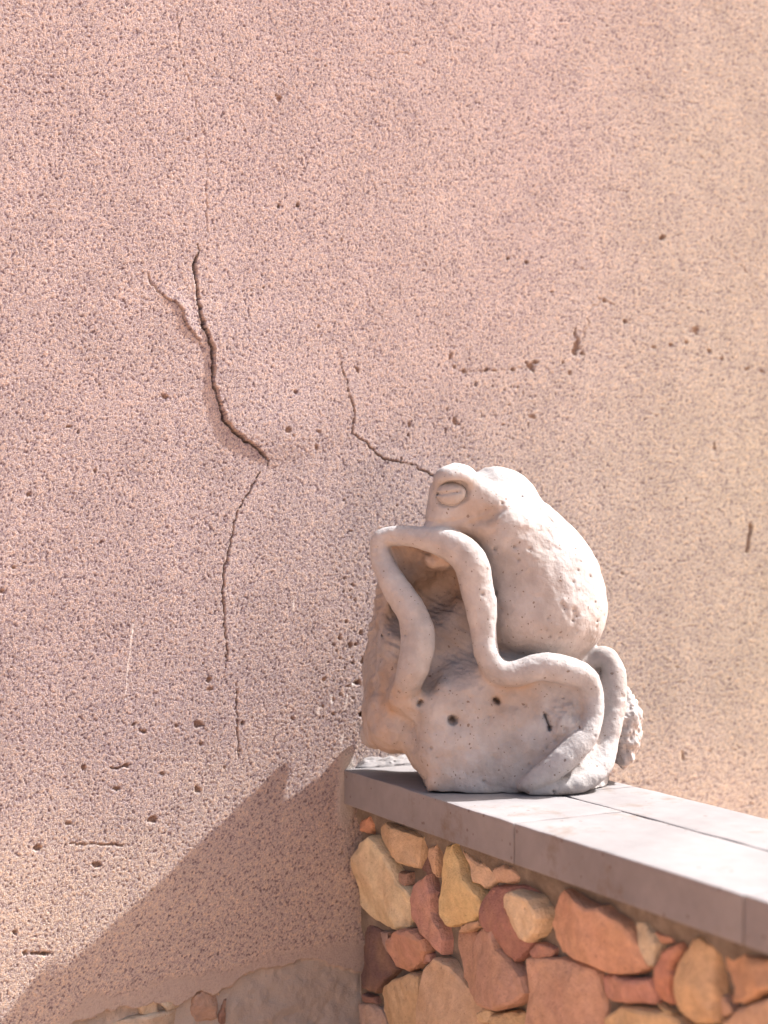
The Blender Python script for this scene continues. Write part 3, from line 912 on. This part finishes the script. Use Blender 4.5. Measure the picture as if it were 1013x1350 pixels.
def slab_profile(D, pts, d0, d1, r, k):
    """outline in the picture plane given real depth d0..d1, edges rounded by r"""
    q = np.array([L(a, b, (d0 + d1) / 2) for a, b in pts])
    s = sub((q[:, 0].min() - .03, L(0, 0, d0)[1] - .03, q[:, 2].min() - .03), (q[:, 0].max() + .03, L(0, 0, d1)[1] + .03, q[:, 2].max() + .03))
    X = ax_[0][s[0]][:, None]; Z = ax_[2][s[2]][None, :]
    best = np.full((X.shape[0], Z.shape[1]), 9.0); ins = np.zeros(best.shape, bool)
    for i in range(len(q)):
        a, b = q[i], q[i - 1]
        vx, vz = b[0] - a[0], b[2] - a[2]
        t = np.clip(((X - a[0]) * vx + (Z - a[2]) * vz) / (vx * vx + vz * vz), 0, 1)
        best = np.minimum(best, np.hypot(X - a[0] - t * vx, Z - a[2] - t * vz))
        cr = ((a[2] > Z) != (b[2] > Z)) & (X < (b[0] - a[0]) * (Z - a[2]) / ((b[2] - a[2]) if abs(b[2] - a[2]) > 1e-9 else 1e-9) + a[0])
        ins ^= cr
    d2 = (np.where(ins, -best, best) + r)[:, None, :]
    dy = (np.abs(ax_[1][s[1]] - (d0 + d1) / 2 + ORI[1]) - (d1 - d0) / 2 + r)[None, :, None]
    d = np.minimum(np.maximum(d2, dy), 0) + np.sqrt(np.maximum(d2, 0) ** 2 + np.maximum(dy, 0) ** 2) - r
    put(D, s, d.astype(np.float32), k)
# --- rock
rock = fresh()
slab_profile(rock, [(546, 925), (553, 1000), (566, 1048), (640, 1056), (745, 1056), (762, 1000), (766, 930), (755, 886), (655, 862), (605, 878), (565, 905)], 2.104, 2.285, .018, .0)
ell(rock, L(735, 985, 2.205), (.072, .085, .072), .03)
ell(rock, L(625, 905, 2.165), (.060, .050, .045), .03)
ell(rock, L(590, 748, 2.150), (.034, .030, .032), .02)
ell(rock, L(640, 1040, 2.20), (.075, .095, .030), .02)
ell(rock, L(745, 1035, 2.20), (.055, .085, .028), .02)
ell(rock, L(700, 880, 2.215), (.095, .070, .060), .02)
# standing slab behind the arms (leans left as it goes back)
c = L(566, 835, 2.195); s = sub(c - .19, c + .19)
X, Y, Z = axes(s)
x = X - c[0] + 0.20 * (Y - c[1]) - 0.05 * (Z - c[2]); z = Z - c[2]; fy = L(0, 0, 2.152)[1]; by = L(0, 0, 2.212)[1] + np.clip(0.6 * (L(0, 750, 2.2)[2] - Z), 0, 0.075); y = Y - (fy + by) / 2
hx, hy, hz, rr = .068, (by - fy) / 2, .128, .016
qx, qy, qz = np.abs(x) - hx + rr, np.abs(y) - hy + rr, np.abs(z) - hz + rr
d = np.sqrt(np.maximum(qx, 0) ** 2 + np.maximum(qy, 0) ** 2 + np.maximum(qz, 0) ** 2) + np.minimum(np.maximum(qx, np.maximum(qy, qz)), 0) - rr
put(rock, s, d.astype(np.float32), .015)
# hollow under the chin between the arms
tube(rock, [(528, 740, 2.135, 17), (548, 775, 2.13, 27), (573, 815, 2.12, 35), (595, 850, 2.11, 35), (606, 882, 2.09, 24)], .012, neg=True)
ell(rock, L(562, 792, 2.135), (.030, .068, .062), .02, rotz_img(.5, -.85), neg=True)
# folds and lumps at the left foot, hook that overhangs the coping
ell(rock, L(537, 917, 2.140), (.024, .034, .026), .018)
ell(rock, L(520, 950, 2.20), (.034, .066, .042), .015)
ell(rock, L(497, 958, 2.245), (.019, .045, .030), .008)
tube(rock, [(497, 900, 2.22, 10), (508, 935, 2.20, 9), (528, 968, 2.17, 8)], .006)
tube(rock, [(520, 915, 2.15, 8), (527, 945, 2.15, 8), (540, 975, 2.15, 8)], .006)
ell(rock, L(560, 985, 2.17), (.022, .045, .030), .02)
ell(rock, L(490, 964, 2.285), (.015, .028, .022), .006)
ell(rock, L(502, 932, 2.255), (.022, .030, .045), .008)  # mass added behind the hook to block a sliver of sun
ell(rock, L(532, 935, 2.262), (.050, .050, .058), .01)  # unseen mass added behind the slab, closes the same gap to the sun
# frog's rough unworked block behind the far leg
ell(rock, L(822, 958, 2.205), (.022, .045, .052), .006)
ell(rock, L(745, 952, 2.111), (.016, .013, .026), .004)
ell(rock, L(797, 935, 2.185), (.018, .030, .052), .01)

# --- frog
frog = fresh()
R = rotz_img(.55, -.835)
ell(frog, L(704, 765, 2.195), (.117, .084, .086), .0, R)
ell(frog, L(700, 815, 2.19), (.080, .080, .055), .03)
ell(frog, L(665, 700, 2.18), (.055, .062, .050), .03)
slab_profile(frog, [(559, 699), (563, 672), (569, 640), (580, 621), (598, 612), (612, 615), (632, 628), (665, 650), (690, 690), (660, 726), (612, 706)], 2.114, 2.215, .020, .018)
ell(frog, L(601, 630, 2.124), (.026, .024, .016), .010)
ell(frog, L(666, 650, 2.212), (.048, .032, .033), .014, rotz_img(.88, -.42))
# eye hollow
ell(frog, L(596, 651, 2.108), (.0265, .018, .0180), .003, rotz_img(.97, .14), neg=True)
limb = fresh()
tube(limb, [(526, 922, 2.138, 9), (533, 908, 2.118, 14), (540, 894, 2.107, 17.5), (546, 874, 2.105, 20), (551, 839, 2.110, 20.5), (542, 805, 2.118, 18.5), (520, 771, 2.132, 17), (504, 738, 2.148, 13.5), (502, 715, 2.150, 12), (513, 707, 2.147, 12),
            (540, 707, 2.136, 12.5), (572, 712, 2.122, 15.5), (600, 721, 2.110, 19.5), (620, 742, 2.105, 21.5), (628, 771, 2.105, 21), (635, 805, 2.103, 18.5), (638, 839, 2.103, 15.5), (643, 865, 2.100, 15), (653, 881, 2.098, 15),
            (668, 888, 2.097, 15.5), (685, 887, 2.096, 16), (703, 881, 2.094, 16.5), (723, 879, 2.094, 17), (752, 885, 2.098, 17), (772, 895, 2.105, 15.5), (780, 917, 2.112, 13.5), (782, 943, 2.108, 13), (775, 968, 2.101, 14), (755, 990, 2.093, 16.5),
            (729, 1013, 2.088, 15.5), (705, 1028, 2.089, 12), (690, 1036, 2.094, 8)], .0, wide=1.08)
tube(limb, [(778, 868, 2.180, 12), (798, 866, 2.172, 13.5), (810, 884, 2.165, 14), (813, 917, 2.158, 14), (808, 950, 2.150, 14), (800, 984, 2.142, 15), (788, 1012, 2.125, 17), (764, 1031, 2.102, 14), (730, 1039, 2.091, 10), (700, 1043, 2.090, 7)], .002)
frog[...] = smin(frog, limb, 0.005)
# crease where limbs meet the trunk stays crisp
eye = fresh()
ell(eye, L(595, 651, 2.117), (.0186, .0140, .0122), .0, rotz_img(.97, .14))
eye2 = fresh()
ell(eye2, L(690, 650, 2.262), (.014, .010, .011), .0)

allf = smin(np.minimum(frog, eye), rock, 0.011)
allf = np.minimum(allf, eye2)
# flat underside resting on the coping
zz = ax_[2][None, None, :]
allf = np.maximum(allf, (0.0008 - zz).astype(np.float32) + 0 * allf)

# engraved marks, driven into the front: (polyline px, radius px, depth m)
Xc = ax_[0][:, None]; Zc = ax_[2][None, :]
dep = np.zeros((SH[0], SH[2]), np.float32)
def engrave(pts, r, depth, d=2.11):
    global dep
    q = [L(a, b, d) for a, b in pts]
    r = r / FPX * d
    if len(q) == 1: q = q * 2
    best = np.full(dep.shape, 9.0, np.float32)
    for a, b in zip(q[:-1], q[1:]):
        v = np.array([b[0] - a[0], b[2] - a[2]]); Lv = max(float(v @ v), 1e-12)
        t = np.clip(((Xc - a[0]) * v[0] + (Zc - a[2]) * v[1]) / Lv, 0, 1)
        best = np.minimum(best, np.hypot(Xc - a[0] - t * v[0], Zc - a[2] - t * v[1]))
    dep = np.maximum(dep, depth * np.exp(-(best / r) ** 2))
engrave([(578, 651), (588, 651), (598, 649), (606, 648)], 1.9, .0042)             # eye slit
engrave([(560, 686), (580, 689), (605, 686), (630, 678), (655, 670)], 3.2, .0022)   # mouth
engrave([(622, 690), (645, 684), (662, 672)], 5, .004)
engrave([(597, 949)], 4.0, .03)                                                   # drilled hole
engrave([(552, 929), (556, 925)], 2.2, .006)
engrave([(653, 922), (657, 926)], 3.2, .022); engrave([(662, 928), (676, 929)], 9, .004)
engrave([(646, 945), (645, 950)], 3, .004)
engrave([(719, 942), (722, 952), (725, 960)], 2.8, .020)
for a, b in [(757, 805), (760, 812)]: engrave([(a, b)], 3.2, .004)
engrave([(741, 796), (745, 802)], 2, .004); engrave([(757, 768)], 2, .0035); engrave([(768, 742)], 1.8, .0035); engrave([(722, 678), (733, 690)], 1.5, .002); engrave([(735, 697)], 1.5, .002)
engrave([(724, 700), (730, 712)], 1.4, .0016)
rr_ = np.random.default_rng(5)
for _ in range(90):
    a, b = rr_.uniform(490, 830), rr_.uniform(620, 1040)
    engrave([(a, b)], rr_.uniform(1.0, 2.2), rr_.uniform(.002, .006))
front = np.clip((0.02 - ax_[1]) / 0.02, 0, 1)[None, :, None]
allf = allf + dep[:, None, :] * front

def surface_nets(D):
    ins = D < 0
    nx, ny, nz = D.shape
    acc = np.zeros((nx - 1, ny - 1, nz - 1), np.uint8)
    for i in (0, 1):
        for j in (0, 1):
            for k in (0, 1):
                acc += ins[i:nx - 1 + i, j:ny - 1 + j, k:nz - 1 + k]
    act = np.argwhere((acc > 0) & (acc < 8))
    idx = -np.ones(acc.shape, np.int32)
    idx[act[:, 0], act[:, 1], act[:, 2]] = np.arange(len(act))
    cs = [(i, j, k) for i in (0, 1) for j in (0, 1) for k in (0, 1)]
    val = {c: D[act[:, 0] + c[0], act[:, 1] + c[1], act[:, 2] + c[2]] for c in cs}
    pos = np.zeros((len(act), 3), np.float64); cnt = np.zeros(len(act))
    for c in cs:
        for a in range(3):
            if c[a] == 0:
                e = list(c); e[a] = 1; e = tuple(e)
                va, vb = val[c], val[e]
                m = (va < 0) != (vb < 0)
                t = np.where(m, va / np.where(m, va - vb, 1), 0)
                for q in range(3):
                    pos[:, q] += np.where(m, c[q] + (t if q == a else 0), 0)
                cnt += m
    pos = (act + pos / cnt[:, None]) * VX + np.array([a[0] for a in ax_])
    quads = []
    for a in range(3):
        sl0 = [slice(None)] * 3; sl1 = [slice(None)] * 3
        sl0[a] = slice(0, -1); sl1[a] = slice(1, None)
        A = ins[tuple(sl0)]; B = ins[tuple(sl1)]
        e = np.argwhere(A != B)
        b_, c_ = (a + 1) % 3, (a + 2) % 3
        ok = (e[:, b_] > 0) & (e[:, c_] > 0) & (e[:, b_] < D.shape[b_] - 1) & (e[:, c_] < D.shape[c_] - 1)
        e = e[ok]
        fl = A[e[:, 0], e[:, 1], e[:, 2]]
        ids = []
        for (db, dc) in ((-1, -1), (0, -1), (0, 0), (-1, 0)):
            g = e.copy(); g[:, b_] += db; g[:, c_] += dc
            ids.append(idx[g[:, 0], g[:, 1], g[:, 2]])
        qd = np.stack(ids, 1)
        qd[~fl] = qd[~fl][:, ::-1]
        quads.append(qd)
    return pos, np.concatenate(quads)

SV, SF = surface_nets(allf)

def vnormals(V, F):
    n = np.cross(V[F[:, 2]] - V[F[:, 0]], V[F[:, 3]] - V[F[:, 1]])
    out = np.zeros_like(V)
    for k in range(4):
        for q in range(3):
            out[:, q] += np.bincount(F[:, k], n[:, q], len(V))
    return out / np.maximum(np.linalg.norm(out, axis=1, keepdims=True), 1e-12)

def relax(V, F, it, lam=0.5):
    E = np.concatenate([F[:, [0, 1]], F[:, [1, 2]], F[:, [2, 3]], F[:, [3, 0]]])
    deg = np.bincount(E[:, 0], minlength=len(V)) + np.bincount(E[:, 1], minlength=len(V))
    for _ in range(it):
        s = np.stack([np.bincount(E[:, 0], V[E[:, 1], q], len(V)) + np.bincount(E[:, 1], V[E[:, 0], q], len(V)) for q in range(3)], 1)
        V = V + lam * (s / deg[:, None] - V)
    return V
SV = relax(SV, SF, 3)

def sample(D, V):
    i = [np.clip(np.round((V[:, k] - ax_[k][0]) / VX).astype(int), 0, SH[k] - 1) for k in range(3)]
    return D[i[0], i[1], i[2]]
sf, sr, se, se2 = sample(frog, SV), sample(rock, SV), sample(eye, SV), sample(eye2, SV)
lab = np.argmin(np.stack([sf, sr, se, se2], 1), 1)
# hand-worked unevenness, broken faces rougher, chiselled hollow
N = vnormals(SV, SF)
def near(px, py, d, r, soft=0.35):
    q = L(px, py, d); rr = r / FPX * d
    return np.clip((1 + soft - np.linalg.norm(SV - q, axis=1) / rr) / soft, 0, 1)
lump = (fbm(SV, 0.030, 3, 3) - 0.5) * 0.0034 + (fbm(SV, 0.011, 3, 7) - 0.5) * 0.0022
rockw = np.clip((sf - sr) / 0.006 + 0.5, 0, 1)
lump += rockw * (fbm(SV, 0.022, 4, 19) - 0.5) * 0.0090
rough = np.maximum(near(828, 958, 2.205, 60) * (lab == 1) * (SV[:, 0] > L(808, 958, 2.2)[0]), near(746, 950, 2.10, 24) * rockw)
rough = np.maximum(rough, near(690, 1055, 2.10, 22) * 0.5)
cell = np.floor(SV / 0.006).astype(np.int64)
lump += rough * ((fbm(SV, 0.011, 3, 23) - 0.5) * 0.012 + (hash01(cell[:, 0], cell[:, 1], cell[:, 2], seed=4) - 0.5) * 0.0022)
hollow = np.maximum(near(575, 790, 2.17, 85), near(548, 745, 2.16, 45)) * rockw
leftface = np.clip((L(522, 0, 2.18)[0] - SV[:, 0]) / 0.01, 0, 1) * rockw * np.clip((SV[:, 2] - L(0, 930, 2.2)[2]) / 0.02, 0, 1)
chis = np.maximum(hollow, leftface)
# tooth-chisel strokes: narrow ridges along a slanting direction that wanders
ang = np.where(leftface > hollow, 0.85, 0.62)
along = SV[:, 0] * np.cos(ang) - SV[:, 2] * np.sin(ang)
across = SV[:, 0] * np.sin(ang) + SV[:, 2] * np.cos(ang) + 0.35 * SV[:, 1] + 0.010 * fbm(SV, 0.05, 2, 44)
st = vnoise(np.stack([across, along * 0.12, SV[:, 1] * 0.12], 1), 0.0042, 66)
lump += chis * (st - 0.5) * (0.25 + 1.1 * fbm(SV, 0.025, 2, 45)) * 0.0042
SV = SV + N * lump[:, None]
SV[:, 2] = np.maximum(SV[:, 2], 0.0006)
N = vnormals(SV, SF)
down = np.clip(0.55 - N[:, 2], 0, 1)
# ochre tint: hollow under the chin, foot folds; dirt in seams beside limbs
seam = np.exp(-(np.abs(sf - sr) / 0.006) ** 2) * (np.maximum(sf, sr) < 0.012)
lobe = fbm(SV, 0.045, 3, 33)
ochre_tint = 0.6 * near(585, 745, 2.15, 52) * rockw + 0.5 * near(530, 905, 2.14, 34) + 0.35 * near(505, 955, 2.2, 55) + 0.5 * seam * np.clip(lobe * 2 - .6, 0, 1) + 0.35 * near(625, 690, 2.12, 28) + 0.3 * near(683, 925, 2.1, 28)
ochre_tint = ochre_tint + 0.22 * np.clip(lobe - 0.52, 0, 1) * 4 * rockw
grime_shade = 0.7 * near(540, 748, 2.17, 34) * rockw + 0.5 * near(572, 795, 2.19, 58) * rockw + 0.40 * leftface + 0.45 * near(645, 680, 2.12, 14) + 0.55 * np.clip(1 - SV[:, 2] / (0.004 + 0.016 * fbm(SV, 0.03, 3, 52)), 0, 1)  # dark tint: painted shade in hollow and neck fold, dirt line at base
ochre_tint = np.clip(ochre_tint, 0, 0.8); grime_shade = np.clip(grime_shade, 0, 0.85)

origin_w = CAM + CR * ORI[0] + CF * ORI[1] + CU * ORI[2]
statue = empty('frog_carving', origin_w, -YAW)
tag(statue, 'pale limestone carving of a crouching frog on a lump of rock', 'statue')
flab = np.array([np.bincount(x, minlength=4).argmax() for x in lab[SF]]) if False else lab[SF[:, 0]]
def piece(name, sel, parent):
    F_ = SF[flab == sel]
    if not len(F_): return None
    u, inv = np.unique(F_, return_inverse=True)
    me = np_mesh(name, SV[u], inv.reshape(F_.shape))
    add_attr(me, 'ochre_tint', ochre_tint[u]); add_attr(me, 'grime_shade', grime_shade[u])
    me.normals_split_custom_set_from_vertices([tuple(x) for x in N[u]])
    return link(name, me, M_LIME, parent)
piece('rock_base', 1, statue)
fb = piece('frog_body', 0, statue)
piece('eye', 2, fb)
piece('eye', 3, fb)
